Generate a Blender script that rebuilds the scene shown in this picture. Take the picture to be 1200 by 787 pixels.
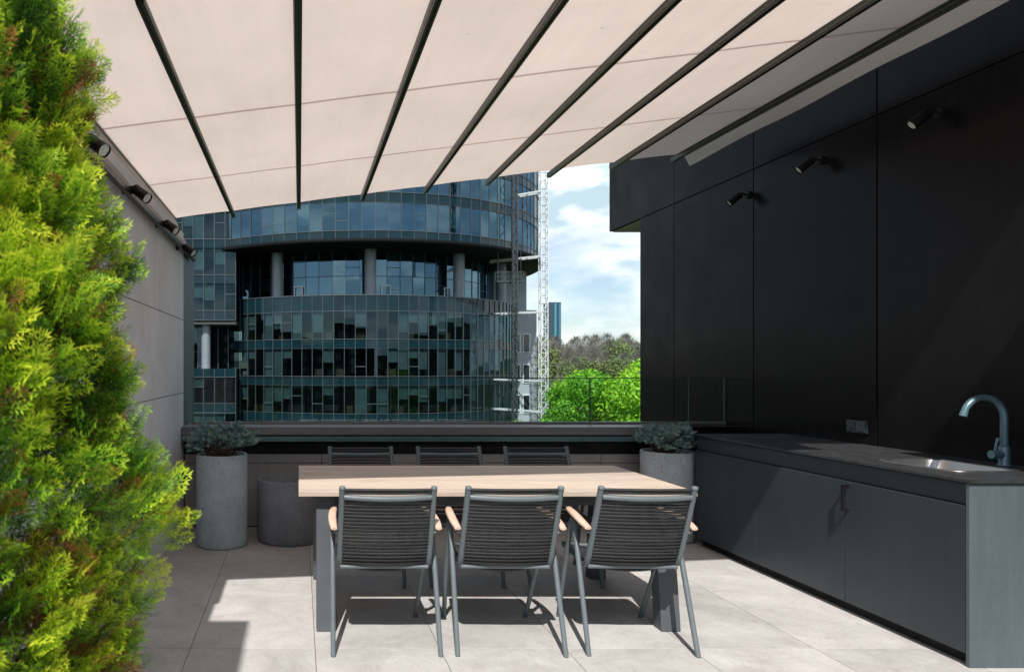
import bpy, math, random
import numpy as np
from mathutils import Vector, Matrix
R = math.radians
for o in list(bpy.data.objects): bpy.data.objects.remove(o)
S = bpy.context.scene
COL = S.collection
rnd = random.Random(7)

# ------------------------------------------------------------------ camera, sky, sun, exposure
EYE = 1.44
cam_d = bpy.data.cameras.new('camera'); cam = bpy.data.objects.new('camera', cam_d); COL.objects.link(cam)
cam.location = (0, 0, EYE); cam.rotation_euler = (R(90), 0, 0)
cam_d.sensor_width = 36; cam_d.sensor_fit = 'HORIZONTAL'; cam_d.lens = 24
cam_d.shift_x = 249/1200; cam_d.shift_y = 36.5/1200
cam_d.clip_start = 0.05; cam_d.clip_end = 5000
cam_d.dof.use_dof = True; cam_d.dof.focus_distance = 5.0; cam_d.dof.aperture_fstop = 5.6
S.camera = cam
S.render.engine = 'CYCLES'
S.view_settings.view_transform = 'Standard'; S.view_settings.look = 'None'
S.view_settings.gamma = 1; S.view_settings.exposure = 0.45
S.cycles.transparent_max_bounces = 16; S.cycles.max_bounces = 8

SX, SY = 0.20, 0.76                      # sunbeam runs (SX, SY, -1)
elev = math.atan2(1, math.hypot(SX, SY))
sd = bpy.data.lights.new('sun', 'SUN'); sun = bpy.data.objects.new('sun', sd); COL.objects.link(sun)
sd.energy = 4.4; sd.angle = R(0.55); sd.color = (1.0, 0.975, 0.94)
sun.rotation_euler = Vector((SX, SY, -1)).to_track_quat('-Z', 'Y').to_euler()
sun.location = (-5, -15, 20)

W = bpy.data.worlds.new('World'); S.world = W; W.use_nodes = True
wn, wl = W.node_tree.nodes, W.node_tree.links; wn.clear()
wo = wn.new('ShaderNodeOutputWorld'); bg = wn.new('ShaderNodeBackground'); sky = wn.new('ShaderNodeTexSky')
sky.sky_type = 'NISHITA'; sky.sun_disc = False; sky.sun_elevation = elev
sky.sun_rotation = math.atan2(-SX, -SY) % (2*math.pi)
sky.altitude = 100; sky.air_density = 1.0; sky.dust_density = 0.9; sky.ozone_density = 2.0
bg.inputs['Strength'].default_value = 0.100
tc = wn.new('ShaderNodeTexCoord'); mp = wn.new('ShaderNodeMapping'); mp.inputs['Scale'].default_value = (1.0, 1.0, 2.3)
mp.inputs['Location'].default_value = (0.35, 0.1, 0.12)
nz = wn.new('ShaderNodeTexNoise'); nz.inputs['Scale'].default_value = 2.6; nz.inputs['Detail'].default_value = 9; nz.inputs['Roughness'].default_value = 0.55
nz.inputs['Distortion'].default_value = 0.3
cr = wn.new('ShaderNodeValToRGB'); cr.color_ramp.elements[0].position = 0.40; cr.color_ramp.elements[1].position = 0.58
nz2 = wn.new('ShaderNodeTexNoise'); nz2.inputs['Scale'].default_value = 9.0; nz2.inputs['Detail'].default_value = 7
cc = wn.new('ShaderNodeValToRGB')
cc.color_ramp.elements[0].position = 0.44; cc.color_ramp.elements[0].color = (4.5, 5.9, 6.6, 1)
cc.color_ramp.elements[1].position = 0.57; cc.color_ramp.elements[1].color = (10.0, 10.2, 10.2, 1)
mx = wn.new('ShaderNodeMix'); mx.data_type = 'RGBA'
wl.new(tc.outputs['Generated'], mp.inputs['Vector']); wl.new(mp.outputs[0], nz.inputs['Vector']); wl.new(mp.outputs[0], nz2.inputs['Vector'])
wl.new(nz.outputs['Fac'], cr.inputs[0]); wl.new(nz2.outputs['Fac'], cc.inputs[0])
wl.new(cr.outputs[0], mx.inputs['Factor']); wl.new(sky.outputs[0], mx.inputs['A']); wl.new(cc.outputs[0], mx.inputs['B'])
wl.new(mx.outputs['Result'], bg.inputs['Color']); wl.new(bg.outputs[0], wo.inputs[0])

# ------------------------------------------------------------------ materials
class NT:
    def __init__(s, name):
        s.m = bpy.data.materials.new(name); s.m.use_nodes = True
        s.n = s.m.node_tree.nodes; s.l = s.m.node_tree.links
        s.b = s.n['Principled BSDF']; s.out = s.n['Material Output']
    def new(s, t, **k):
        x = s.n.new(t)
        for a, v in k.items(): setattr(x, a, v)
        return x
    def ln(s, a, b): s.l.new(a, b)
    def coord(s, scale=(1, 1, 1), kind='Object'):
        t = s.new('ShaderNodeTexCoord'); m = s.new('ShaderNodeMapping'); m.inputs['Scale'].default_value = scale
        s.ln(t.outputs[kind], m.inputs[0]); return m.outputs[0]
    def noise(s, vec, scale, detail=5, rough=0.55, dist=0):
        n = s.new('ShaderNodeTexNoise'); n.inputs['Scale'].default_value = scale; n.inputs['Detail'].default_value = detail
        n.inputs['Roughness'].default_value = rough; n.inputs['Distortion'].default_value = dist
        s.ln(vec, n.inputs['Vector']); return n.outputs['Fac']
    def ramp(s, fac, stops):
        r = s.new('ShaderNodeValToRGB'); e = r.color_ramp.elements
        while len(e) < len(stops): e.new(0.5)
        for i, (p, c) in enumerate(stops):
            e[i].position = p; e[i].color = (*c, 1) if len(c) == 3 else c
        s.ln(fac, r.inputs[0]); return r.outputs[0]
    def mix(s, a, b, fac, mode='MIX'):
        m = s.new('ShaderNodeMix', data_type='RGBA', blend_type=mode)
        for sock, v in (('Factor', fac), ('A', a), ('B', b)):
            if hasattr(v, 'links'): s.ln(v, m.inputs[sock])
            else: m.inputs[sock].default_value = v if sock == 'Factor' else (*v, 1)
        return m.outputs['Result']
    def bump(s, h, strength=0.2, dist=0.01):
        b = s.new('ShaderNodeBump'); b.inputs['Strength'].default_value = strength; b.inputs['Distance'].default_value = dist
        s.ln(h, b.inputs['Height']); s.ln(b.outputs[0], s.b.inputs['Normal'])

def g(v): return (v, v, v)
def mat(name, col, rough=0.5, metal=0, var=0.15, scale=8, stretch=(1, 1, 1), bump=0.05, bscale=60, spec=0.5, rvar=0.1, bdist=0.004):
    t = NT(name); v = t.coord(stretch)
    n1 = t.noise(v, scale)
    lo = tuple(c*(1-var) for c in col); hi = tuple(c*(1+var) for c in col)
    t.ln(t.ramp(n1, [(0.3, lo), (0.7, hi)]), t.b.inputs['Base Color'])
    n2 = t.noise(v, scale*3.1, 3)
    t.ln(t.ramp(n2, [(0.3, g(max(0, rough-rvar))), (0.7, g(min(1, rough+rvar)))]), t.b.inputs['Roughness'])
    t.b.inputs['Metallic'].default_value = metal; t.b.inputs['Specular IOR Level'].default_value = spec
    if bump: t.bump(t.noise(t.coord((1, 1, 1)), bscale, 3), bump, bdist)
    return t.m
M = {}
# pale stone tiles, each with its own tone and cloudy veining
t = NT('floor_tile'); v = t.coord()
gi = t.new('ShaderNodeNewGeometry'); isl = gi.outputs['Random Per Island']
ad = t.new('ShaderNodeVectorMath', operation='ADD'); sc = t.new('ShaderNodeVectorMath', operation='SCALE'); cb = t.new('ShaderNodeCombineXYZ')
t.ln(isl, cb.inputs[0]); t.ln(isl, cb.inputs[1]); t.ln(cb.outputs[0], sc.inputs[0]); sc.inputs['Scale'].default_value = 37
t.ln(v, ad.inputs[0]); t.ln(sc.outputs[0], ad.inputs[1]); vv = ad.outputs[0]
c1 = t.ramp(t.noise(vv, 2.6, 8, 0.62, 1.1), [(0.30, (0.40, 0.375, 0.355)), (0.52, (0.475, 0.45, 0.428)), (0.72, (0.54, 0.515, 0.49))])
c2 = t.ramp(t.noise(vv, 3.4, 10, 0.7, 2.5), [(0.475, g(1)), (0.5, g(0.86)), (0.525, g(1))])
c3 = t.ramp(isl, [(0, g(0.91)), (1, g(1.05))])
c4 = t.ramp(t.noise(v, 1.3, 6, 0.6), [(0.35, g(0.9)), (0.6, g(1.03))])
c5 = t.ramp(t.noise(v, 55, 4, 0.7), [(0.25, g(0.88)), (0.5, g(1.0))])
c = t.mix(c1, c2, 1.0, 'MULTIPLY'); c = t.mix(c, c3, 1.0, 'MULTIPLY'); c = t.mix(c, c4, 1.0, 'MULTIPLY'); c = t.mix(c, c5, 1.0, 'MULTIPLY')
t.ln(c, t.b.inputs['Base Color'])
t.ln(t.ramp(t.noise(v, 6, 5), [(0.3, g(0.48)), (0.7, g(0.68))]), t.b.inputs['Roughness'])
t.bump(t.noise(vv, 90, 4), 0.12, 0.003); M['tile'] = t.m
M['grout'] = mat('tile_grout', (0.13, 0.11, 0.095), 0.9)
# wall cladding
def panel_mat(name, col, rough, streak=0.08, spec=0.5, bump=0.03):
    t = NT(name); v = t.coord()
    gi = t.new('ShaderNodeNewGeometry'); isl = gi.outputs['Random Per Island']
    a = t.ramp(t.noise(t.coord((3, 3, 0.25)), 9, 6), [(0.3, tuple(c*(1-streak) for c in col)), (0.7, tuple(c*(1+streak) for c in col))])
    b = t.ramp(t.noise(v, 1.1, 7, 0.65, 0.5), [(0.3, g(0.86)), (0.7, g(1.1))])
    c = t.mix(a, b, 1.0, 'MULTIPLY'); c = t.mix(c, t.ramp(isl, [(0, g(0.93)), (1, g(1.05))]), 1.0, 'MULTIPLY')
    c = t.mix(c, t.ramp(t.noise(v, 120, 3), [(0.3, g(0.9)), (0.7, g(1.06))]), 1.0, 'MULTIPLY')
    t.ln(c, t.b.inputs['Base Color'])
    t.ln(t.ramp(t.noise(v, 2.2, 7, 0.6), [(0.3, g(rough-0.06)), (0.7, g(rough+0.08))]), t.b.inputs['Roughness'])
    t.b.inputs['Specular IOR Level'].default_value = spec
    t.bump(t.noise(v, 1.2, 3), bump, 0.02); return t.m
M['black_panel'] = panel_mat('black_wall_panel', (0.0098, 0.0084, 0.0090), 0.22, 0.18, 0.06)
M['grey_panel'] = panel_mat('grey_wall_panel', (0.66, 0.665, 0.70), 0.6, 0.07, 0.3)
M['parapet_tile'] = panel_mat('parapet_tile', (0.38, 0.35, 0.33), 0.6, 0.06, 0.3)
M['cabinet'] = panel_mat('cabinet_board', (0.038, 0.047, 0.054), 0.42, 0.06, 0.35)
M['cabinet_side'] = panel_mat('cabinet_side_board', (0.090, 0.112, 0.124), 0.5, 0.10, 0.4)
M['counter'] = mat('dark_countertop', (0.035, 0.036, 0.038), 0.36, var=0.4, scale=14, bump=0.15, bscale=160, spec=0.6)
M['gap'] = mat('joint_black', (0.006, 0.006, 0.006), 0.8, bump=0)
M['soffit'] = mat('soffit_board', (0.33, 0.28, 0.23), 0.7)
M['blue_panel'] = mat('slate_blue_panel', (0.06, 0.09, 0.11), 0.35, var=0.1, bump=0)
M['ledge'] = mat('anodised_ledge', (0.17, 0.16, 0.165), 0.42, metal=0.2, var=0.06, scale=3, stretch=(0.3, 4, 4))
M['ledge_blue'] = mat('blue_steel_channel', (0.09, 0.15, 0.18), 0.35, metal=0.2, var=0.1)
M['alu_dark'] = mat('dark_awning_rail', (0.022, 0.025, 0.020), 0.35, metal=0.3, var=0.2, scale=20)
M['alu_mid'] = mat('awning_rail_lip', (0.10, 0.11, 0.085), 0.35, metal=0.6, var=0.1)
M['lamp_black'] = mat('lamp_black', (0.009, 0.008, 0.008), 0.5, var=0.2, spec=0.2)
M['lens'] = mat('lamp_lens', (0.62, 0.66, 0.60), 0.15, var=0.2, scale=60, spec=0.8)
M['chair'] = mat('chair_grey_coat', (0.115, 0.138, 0.148), 0.45, var=0.07, scale=20, bump=0.12, bscale=500, spec=0.45)
M['strap'] = mat('charcoal_rope', (0.017, 0.017, 0.018), 0.42, var=0.25, scale=40, bump=0.6, bscale=500)
M['table_leg'] = mat('table_leg_coat', (0.075, 0.082, 0.09), 0.5, var=0.08, bump=0.08, bscale=300)
M['steel'] = mat('brushed_steel', (0.36, 0.355, 0.345), 0.38, metal=1, var=0.08, scale=60, stretch=(1, 20, 1), bump=0.05)
M['faucet'] = mat('blue_grey_faucet', (0.11, 0.19, 0.225), 0.36, metal=0.4, var=0.08, spec=0.5, bump=0)
M['socket'] = mat('socket_black', (0.03, 0.04, 0.045), 0.3, var=0.1, bump=0)
M['socket2'] = mat('socket_cover', (0.05, 0.06, 0.065), 0.3, var=0.1, bump=0)
M['plastic_dark'] = mat('soil', (0.03, 0.022, 0.016), 0.95, bump=0.8, bscale=80, bdist=0.02)
# teak
def wood(name, c1, c2, axis=0, plank=0.1, pl_axis=1):
    t = NT(name)
    st = [14, 14, 14]; st[axis] = 0.9
    gi = t.new('ShaderNodeNewGeometry'); isl = gi.outputs['Random Per Island']
    ad = t.new('ShaderNodeVectorMath', operation='ADD'); cb = t.new('ShaderNodeCombineXYZ'); ml = t.new('ShaderNodeMath', operation='MULTIPLY'); ml.inputs[1].default_value = 91
    t.ln(isl, ml.inputs[0]); t.ln(ml.outputs[0], cb.inputs[axis]); t.ln(t.coord(st), ad.inputs[0]); t.ln(cb.outputs[0], ad.inputs[1])
    n = t.noise(ad.outputs[0], 3.2, 8, 0.65, 0.6)
    c = t.ramp(n, [(0.28, c1), (0.62, c2), (0.8, tuple(x*1.08 for x in c2))])
    c = t.mix(c, t.ramp(isl, [(0, (0.86, 0.84, 0.82)), (0.5, (1.0, 1.0, 1.0)), (1, (1.1, 1.09, 1.08))]), 1.0, 'MULTIPLY')
    t.ln(c, t.b.inputs['Base Color']); t.b.inputs['Roughness'].default_value = 0.58
    t.bump(n, 0.15, 0.003); return t.m
M['teak'] = wood('weathered_teak', (0.38, 0.30, 0.24), (0.53, 0.435, 0.355), 0)
M['teak_arm'] = wood('teak_arm', (0.42, 0.27, 0.19), (0.58, 0.43, 0.34), 1)
# concrete planters with pinholes
def concrete(name, col):
    t = NT(name); v = t.coord()
    c = t.ramp(t.noise(v, 5, 8, 0.62), [(0.3, tuple(x*0.82 for x in col)), (0.7, tuple(x*1.15 for x in col))])
    vo = t.new('ShaderNodeTexVoronoi'); vo.inputs['Scale'].default_value = 46; t.ln(t.coord((1, 1, 1)), vo.inputs['Vector'])
    n2 = t.noise(v, 7, 3)
    pit = t.ramp(vo.outputs['Distance'], [(0.17, g(0)), (0.30, g(1))])
    gate = t.ramp(n2, [(0.50, g(0)), (0.58, g(1))])
    mm = t.new('ShaderNodeMix', data_type='RGBA', blend_type='LIGHTEN'); mm.inputs['Factor'].default_value = 1
    t.ln(pit, mm.inputs['A']); t.ln(gate, mm.inputs['B']); pits = mm.outputs['Result']
    dk = t.ramp(pits, [(0, g(0.62)), (1, g(1))])
    c = t.mix(c, dk, 1.0, 'MULTIPLY')
    sp = t.ramp(t.noise(v, 140, 3), [(0.3, g(0.85)), (0.7, g(1.1))]); c = t.mix(c, sp, 1.0, 'MULTIPLY')
    t.ln(c, t.b.inputs['Base Color']); t.b.inputs['Roughness'].default_value = 0.75
    t.bump(pits, 0.5, 0.004); return t.m
M['concrete'] = concrete('blue_grey_concrete', (0.42, 0.49, 0.51))
M['concrete_dark'] = concrete('dark_concrete', (0.21, 0.215, 0.235))
M['concrete_pale'] = concrete('pale_concrete', (0.42, 0.44, 0.45))
# awning cloth lets part of the sun through
def cloth(name, col, tcol, fac=0.5):
    t = NT(name); v = t.coord()
    t.n.remove(t.b)
    df = t.new('ShaderNodeBsdfDiffuse'); tr = t.new('ShaderNodeBsdfTranslucent'); ms = t.new('ShaderNodeMixShader'); ms.inputs[0].default_value = fac
    w = t.ramp(t.noise(t.coord((60, 900, 60)), 1, 2), [(0.3, g(0.91)), (0.7, g(1.05))])
    w2 = t.ramp(t.noise(v, 0.9, 6, 0.6), [(0.3, g(0.88)), (0.7, g(1.04))])
    w3 = t.ramp(t.noise(v, 17, 2, 0.5), [(0.20, g(0.80)), (0.245, g(1))])
    w4 = t.ramp(t.noise(t.coord((7, 0.7, 1)), 1.5, 5, 0.6), [(0.3, g(0.965)), (0.7, g(1.02))])
    w = t.mix(w, w2, 1.0, 'MULTIPLY'); w = t.mix(w, w3, 1.0, 'MULTIPLY'); w = t.mix(w, w4, 1.0, 'MULTIPLY')
    t.ln(t.mix(w, col, 1.0, 'MULTIPLY'), df.inputs[0]); t.ln(t.mix(w, tcol, 1.0, 'MULTIPLY'), tr.inputs[0])
    bp = t.new('ShaderNodeBump'); bp.inputs['Strength'].default_value = 0.35; bp.inputs['Distance'].default_value = 0.03
    t.ln(t.noise(t.coord((1, 0.45, 1)), 3.5, 4), bp.inputs['Height']); t.ln(bp.outputs[0], df.inputs['Normal'])
    t.ln(df.outputs[0], ms.inputs[1]); t.ln(tr.outputs[0], ms.inputs[2]); t.ln(ms.outputs[0], t.out.inputs[0]); return t.m
M['cloth'] = cloth('beige_awning_cloth', (0.62, 0.55, 0.505), (0.66, 0.545, 0.475), 0.5)
M['seam'] = cloth('awning_seam', (0.46, 0.36, 0.34), (0.46, 0.33, 0.30), 0.4)
M['valance'] = cloth('grey_valance_cloth', (0.55, 0.50, 0.47), (0.5, 0.43, 0.4), 0.3)
M['flap'] = cloth('pale_flap_cloth', (0.86, 0.82, 0.80), (0.8, 0.74, 0.71), 0.35)
# glass
def glass(name, tint, gl=(1, 1, 1), ior=1.5, rough=0.0, add=0.0):
    t = NT(name); t.n.remove(t.b)
    tr = t.new('ShaderNodeBsdfTransparent'); tr.inputs[0].default_value = (*tint, 1)
    go = t.new('ShaderNodeBsdfGlossy'); go.inputs[0].default_value = (*gl, 1); go.inputs['Roughness'].default_value = rough
    fr = t.new('ShaderNodeFresnel'); fr.inputs[0].default_value = ior
    ge = t.new('ShaderNodeNewGeometry')
    mul = t.new('ShaderNodeMath', operation='ADD'); mul.inputs[1].default_value = add; mul.use_clamp = True
    # outward and inward faces of the pane must reflect alike
    fa = t.new('ShaderNodeMix', data_type='FLOAT'); t.ln(ge.outputs['Backfacing'], fa.inputs['Factor'])
    t.ln(fr.outputs[0], fa.inputs['A']); fa.inputs['B'].default_value = 0.05
    t.ln(fa.outputs['Result'], mul.inputs[0])
    ms = t.new('ShaderNodeMixShader'); t.ln(mul.outputs[0], ms.inputs[0]); t.ln(tr.outputs[0], ms.inputs[1]); t.ln(go.outputs[0], ms.inputs[2])
    t.ln(ms.outputs[0], t.out.inputs[0]); return t.m
M['rail_glass'] = glass('railing_glass', (0.90, 0.955, 0.945), ior=1.35)
M['rail_edge'] = mat('glass_edge', (0.03, 0.055, 0.055), 0.2, bump=0)
M['win_glass'] = glass('tinted_window_glass', (0.23, 0.32, 0.34), (0.50, 0.78, 0.90), 1.5, 0.004, 0.02)
M['win_glass_up'] = glass('mirror_window_glass', (0.14, 0.24, 0.27), (0.34, 0.58, 0.74), 2.4, 0.004, 0.06)
M['spandrel'] = mat('teal_spandrel_glass', (0.005, 0.021, 0.029), 0.06, var=0.25, scale=0.6, bump=0, spec=0.3, rvar=0.02)
M['mullion'] = mat('mullion_metal', (0.085, 0.11, 0.12), 0.4, metal=0.4, bump=0)
M['blind'] = mat('roller_blind', (0.33, 0.37, 0.35), 0.8, var=0.25, scale=0.5, bump=0)
M['office'] = mat('office_interior', (0.10, 0.095, 0.085), 0.9, var=0.5, scale=0.7, bump=0)
M['slab'] = mat('floor_slab', (0.07, 0.07, 0.07), 0.9, bump=0)
M['desk'] = mat('office_boxes', (0.28, 0.16, 0.09), 0.8, var=0.6, scale=0.5, bump=0)
M['rim'] = mat('black_rim', (0.005, 0.006, 0.007), 0.7, bump=0, spec=0.1)
M['column'] = mat('column_metal', (0.22, 0.25, 0.28), 0.45, var=0.08, scale=1, metal=0.2, bump=0)
M['facade_grey'] = panel_mat('pale_facade_panel', (0.36, 0.39, 0.42), 0.6)
M['white_frame'] = mat('white_frame', (0.75, 0.76, 0.76), 0.5, bump=0)
M['dark_win'] = mat('dark_window', (0.02, 0.028, 0.03), 0.1, bump=0, spec=0.8)
M['galv'] = mat('galvanised_steel', (0.62, 0.64, 0.65), 0.45, metal=0.2, bump=0)
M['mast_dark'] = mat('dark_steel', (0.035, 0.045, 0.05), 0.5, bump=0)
M['tower'] = mat('tower_glass', (0.025, 0.06, 0.085), 0.2, bump=0)
M['tower_cyan'] = mat('tower_cyan_strip', (0.06, 0.24, 0.30), 0.3, bump=0)
M['city'] = mat('city_block_wall', (0.035, 0.05, 0.045), 0.7, var=0.6, scale=0.15, bump=0)
M['ground'] = mat('ground_grass', (0.05, 0.075, 0.03), 0.95, var=0.4, scale=0.05, bump=0)
M['road'] = mat('asphalt', (0.05, 0.05, 0.052), 0.9, var=0.15, scale=0.5, bump=0)
M['hill'] = mat('hill_ground', (0.06, 0.07, 0.035), 0.95, var=0.4, scale=0.03, bump=0)
M['bark'] = mat('bark', (0.10, 0.065, 0.045), 0.9, var=0.3, scale=20, bump=0.6, bscale=40, bdist=0.01)
def leaf(name, stops, rough=0.5, trans=0.3, attr='tint', spec=0.3):
    t = NT(name); a = t.new('ShaderNodeAttribute', attribute_name=attr)
    c = t.ramp(a.outputs['Fac'], stops); t.ln(c, t.b.inputs['Base Color'])
    t.b.inputs['Roughness'].default_value = rough; t.b.inputs['Specular IOR Level'].default_value = spec
    tr = t.new('ShaderNodeBsdfTranslucent'); t.ln(c, tr.inputs[0]); ms = t.new('ShaderNodeMixShader'); ms.inputs[0].default_value = trans
    t.ln(t.b.outputs[0], ms.inputs[1]); t.ln(tr.outputs[0], ms.inputs[2]); t.ln(ms.outputs[0], t.out.inputs[0]); return t.m
M['thuja'] = leaf('thuja_foliage', [(0, (0.34, 0.12, 0.04)), (0.08, (0.25, 0.11, 0.03)), (0.12, (0.018, 0.055, 0.006)), (0.40, (0.065, 0.19, 0.012)), (0.66, (0.28, 0.50, 0.018)), (1, (0.72, 0.80, 0.05))], 0.5, 0.33)
M['spruce'] = leaf('blue_spruce_needles', [(0, (0.07, 0.15, 0.14)), (0.6, (0.22, 0.37, 0.35)), (0.92, (0.42, 0.52, 0.47)), (1, (0.30, 0.28, 0.12))], 0.6, 0.1)
M['linden'] = leaf('spring_leaves', [(0, (0.05, 0.20, 0.012)), (0.5, (0.15, 0.40, 0.02)), (1, (0.32, 0.58, 0.035))], 0.55, 0.35)
M['wood_far'] = leaf('far_wood_twigs', [(0, (0.11, 0.108, 0.095)), (0.45, (0.19, 0.18, 0.155)), (0.5, (0.10, 0.14, 0.055)), (1, (0.17, 0.23, 0.08))], 0.9, 0.1)

# ------------------------------------------------------------------ mesh helpers
class MB:
    def __init__(s): s.v = []; s.f = []; s.mi = []; s.sm = []
    def add(s, vs, fs, mi=0, sm=False):
        o = len(s.v); s.v += [tuple(p) for p in vs]
        for f in fs: s.f.append(tuple(i+o for i in f)); s.mi.append(mi); s.sm.append(sm)
        return s
    def box(s, x0, x1, y0, y1, z0, z1, mi=0):
        vs = [(x, y, z) for x in (x0, x1) for y in (y0, y1) for z in (z0, z1)]
        return s.add(vs, [(0, 1, 3, 2), (4, 6, 7, 5), (0, 4, 5, 1), (2, 3, 7, 6), (0, 2, 6, 4), (1, 5, 7, 3)], mi)
    def obox(s, c, size, mtx, mi=0):
        c = Vector(c); hx, hy, hz = [d/2 for d in size]
        vs = [c + mtx @ Vector((x, y, z)) for x in (-hx, hx) for y in (-hy, hy) for z in (-hz, hz)]
        return s.add(vs, [(0, 1, 3, 2), (4, 6, 7, 5), (0, 4, 5, 1), (2, 3, 7, 6), (0, 2, 6, 4), (1, 5, 7, 3)], mi)
    def beam(s, a, b, w, h, mi=0):
        a, b = Vector(a), Vector(b); d = b-a
        if d.length < 1e-6: return s
        y = d.normalized(); up = Vector((0, 0, 1)) if abs(y.z) < 0.95 else Vector((0, 1, 0))
        x = y.cross(up).normalized(); z = x.cross(y)
        m = Matrix((x, y, z)).transposed()
        return s.obox((a+b)/2, (w, d.length, h), m, mi)
    def tube(s, pts, r, n=10, mi=0, caps=True):
        pts = [Vector(p) for p in pts]; k = len(pts)
        rr = r if isinstance(r, (list, tuple)) else [r]*k
        vs = []; prev = None
        for i, p in enumerate(pts):
            d = (pts[min(i+1, k-1)] - pts[max(i-1, 0)]).normalized()
            if prev is None:
                up = Vector((0, 0, 1)) if abs(d.z) < 0.9 else Vector((1, 0, 0)); x = d.cross(up).normalized()
            else: x = (prev - d*prev.dot(d)).normalized()
            prev = x; y = d.cross(x)
            for j in range(n):
                a = 2*math.pi*j/n; vs.append(p + (x*math.cos(a) + y*math.sin(a))*rr[i])
        fs = [(i*n+j, i*n+(j+1) % n, (i+1)*n+(j+1) % n, (i+1)*n+j) for i in range(k-1) for j in range(n)]
        s.add(vs, fs, mi, True)
        if caps: s.add(vs[:n], [tuple(range(n))[::-1]], mi); s.add(vs[-n:], [tuple(range(n))], mi)
        return s
    def lathe(s, cx, cy, prof, n=48, mi=0):
        vs = [(cx+r*math.cos(2*math.pi*j/n), cy+r*math.sin(2*math.pi*j/n), z) for r, z in prof for j in range(n)]
        fs = [(i*n+j, i*n+(j+1) % n, (i+1)*n+(j+1) % n, (i+1)*n+j) for i in range(len(prof)-1) for j in range(n)]
        return s.add(vs, fs, mi, True)
    def build(s, name, mats, parent=None, off=(0, 0, 0), bevel=0, wn=False):
        me = bpy.data.meshes.new(name)
        me.from_pydata([(v[0]-off[0], v[1]-off[1], v[2]-off[2]) for v in s.v], [], s.f)
        if not isinstance(mats, (list, tuple)): mats = [mats]
        for m in mats: me.materials.append(m)
        me.polygons.foreach_set('material_index', s.mi); me.polygons.foreach_set('use_smooth', s.sm); me.update()
        o = bpy.data.objects.new(name, me); COL.objects.link(o)
        if parent: o.parent = parent
        if bevel:
            b = o.modifiers.new('bevel', 'BEVEL'); b.width = bevel; b.segments = 2; b.limit_method = 'ANGLE'; b.angle_limit = R(40)
        return o
def np_mesh(name, verts, quads, tint, m, parent=None, off=(0, 0, 0)):
    me = bpy.data.meshes.new(name); verts = np.asarray(verts, np.float32) - np.array(off, np.float32); quads = np.asarray(quads, np.int32)
    nf, k = quads.shape
    me.vertices.add(len(verts)); me.vertices.foreach_set('co', verts.ravel())
    me.loops.add(nf*k); me.loops.foreach_set('vertex_index', quads.ravel())
    me.polygons.add(nf); me.polygons.foreach_set('loop_start', np.arange(nf, dtype=np.int32)*k)
    me.polygons.foreach_set('loop_total', np.full(nf, k, np.int32))
    me.update(calc_edges=True); me.validate()
    a = me.attributes.new('tint', 'FLOAT', 'FACE'); a.data.foreach_set('value', np.asarray(tint, np.float32))
    me.materials.append(m); o = bpy.data.objects.new(name, me); COL.objects.link(o)
    if parent: o.parent = parent
    return o
def empty(name, loc=(0, 0, 0), rz=0):
    o = bpy.data.objects.new(name, None); COL.objects.link(o); o.location = loc; o.rotation_euler = (0, 0, rz); o.empty_display_size = 0.1; return o
def tag(o, label=None, cat=None, group=None, kind=None):
    if label: o['label'] = label
    if cat: o['category'] = cat
    if group: o['group'] = group
    if kind: o['kind'] = kind
    return o
def copy_tree(o, parent=None):
    c = o.copy(); COL.objects.link(c)
    if parent: c.parent = parent
    for ch in list(o.children): copy_tree(ch, c)
    return c

# ------------------------------------------------------------------ the setting
GZ = -18.0
b = MB(); b.add([(-3000, -3000, GZ), (3000, -3000, GZ), (3000, 4000, GZ), (-3000, 4000, GZ)], [(0, 1, 2, 3)])
tag(b.build('ground', M['ground']), kind='structure')
b = MB(); b.add([(-200, 24, GZ+.004), (200, 24, GZ+.004), (200, 34, GZ+.004), (-200, 34, GZ+.004)], [(0, 1, 2, 3)])
tag(b.build('road', M['road']), kind='structure')
# hill rising behind the wood
b = MB(); nx, ny = 40, 24; vs = []
for j in range(ny):
    for i in range(nx):
        x = -300 + 900*i/(nx-1); y = 110 + 700*j/(ny-1)
        u = min(1, max(0, (y-120)/230)); h = 17.5*u*u*(3-2*u) + 4*math.sin(x*.012)*u
        h += 9*min(1, max(0, (y-345)/150))
        vs.append((x, y, GZ - 0.3 + h))
b.add(vs, [(j*nx+i, j*nx+i+1, (j+1)*nx+i+1, (j+1)*nx+i) for j in range(ny-1) for i in range(nx-1)], 0, True)
tag(b.build('hill', M['hill']), kind='structure')

WL, WR = -1.04, 3.95
FL = -1.15                      # left edge of the awning cloth            # left and right wall planes
# terrace floor: separate tiles over dark grout
b = MB(); tx, ty = 0.64, 1.22; x0, y0 = 0.08, 3.501-ty*6
g2 = 0.0017
for i in range(-4, 7):
    for j in range(0, 9):
        xa, xb = x0+tx*i+g2, x0+tx*(i+1)-g2; ya, yb = y0+ty*j+g2, y0+ty*(j+1)-g2
        xa, xb = max(xa, WL), min(xb, WR); yb = min(yb, 6.16)
        if xb-xa < .02 or yb-ya < .02: continue
        b.box(xa, xb, ya, yb, -0.012, 0.0)
b2 = b.build('terrace_floor', M['tile'], bevel=0.0012); tag(b2, kind='structure')
b = MB(); b.box(-2.6, 9, -6, 6.6, GZ, -0.0035); tag(b.build('terrace_base', M['grout']), kind='structure')

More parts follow.
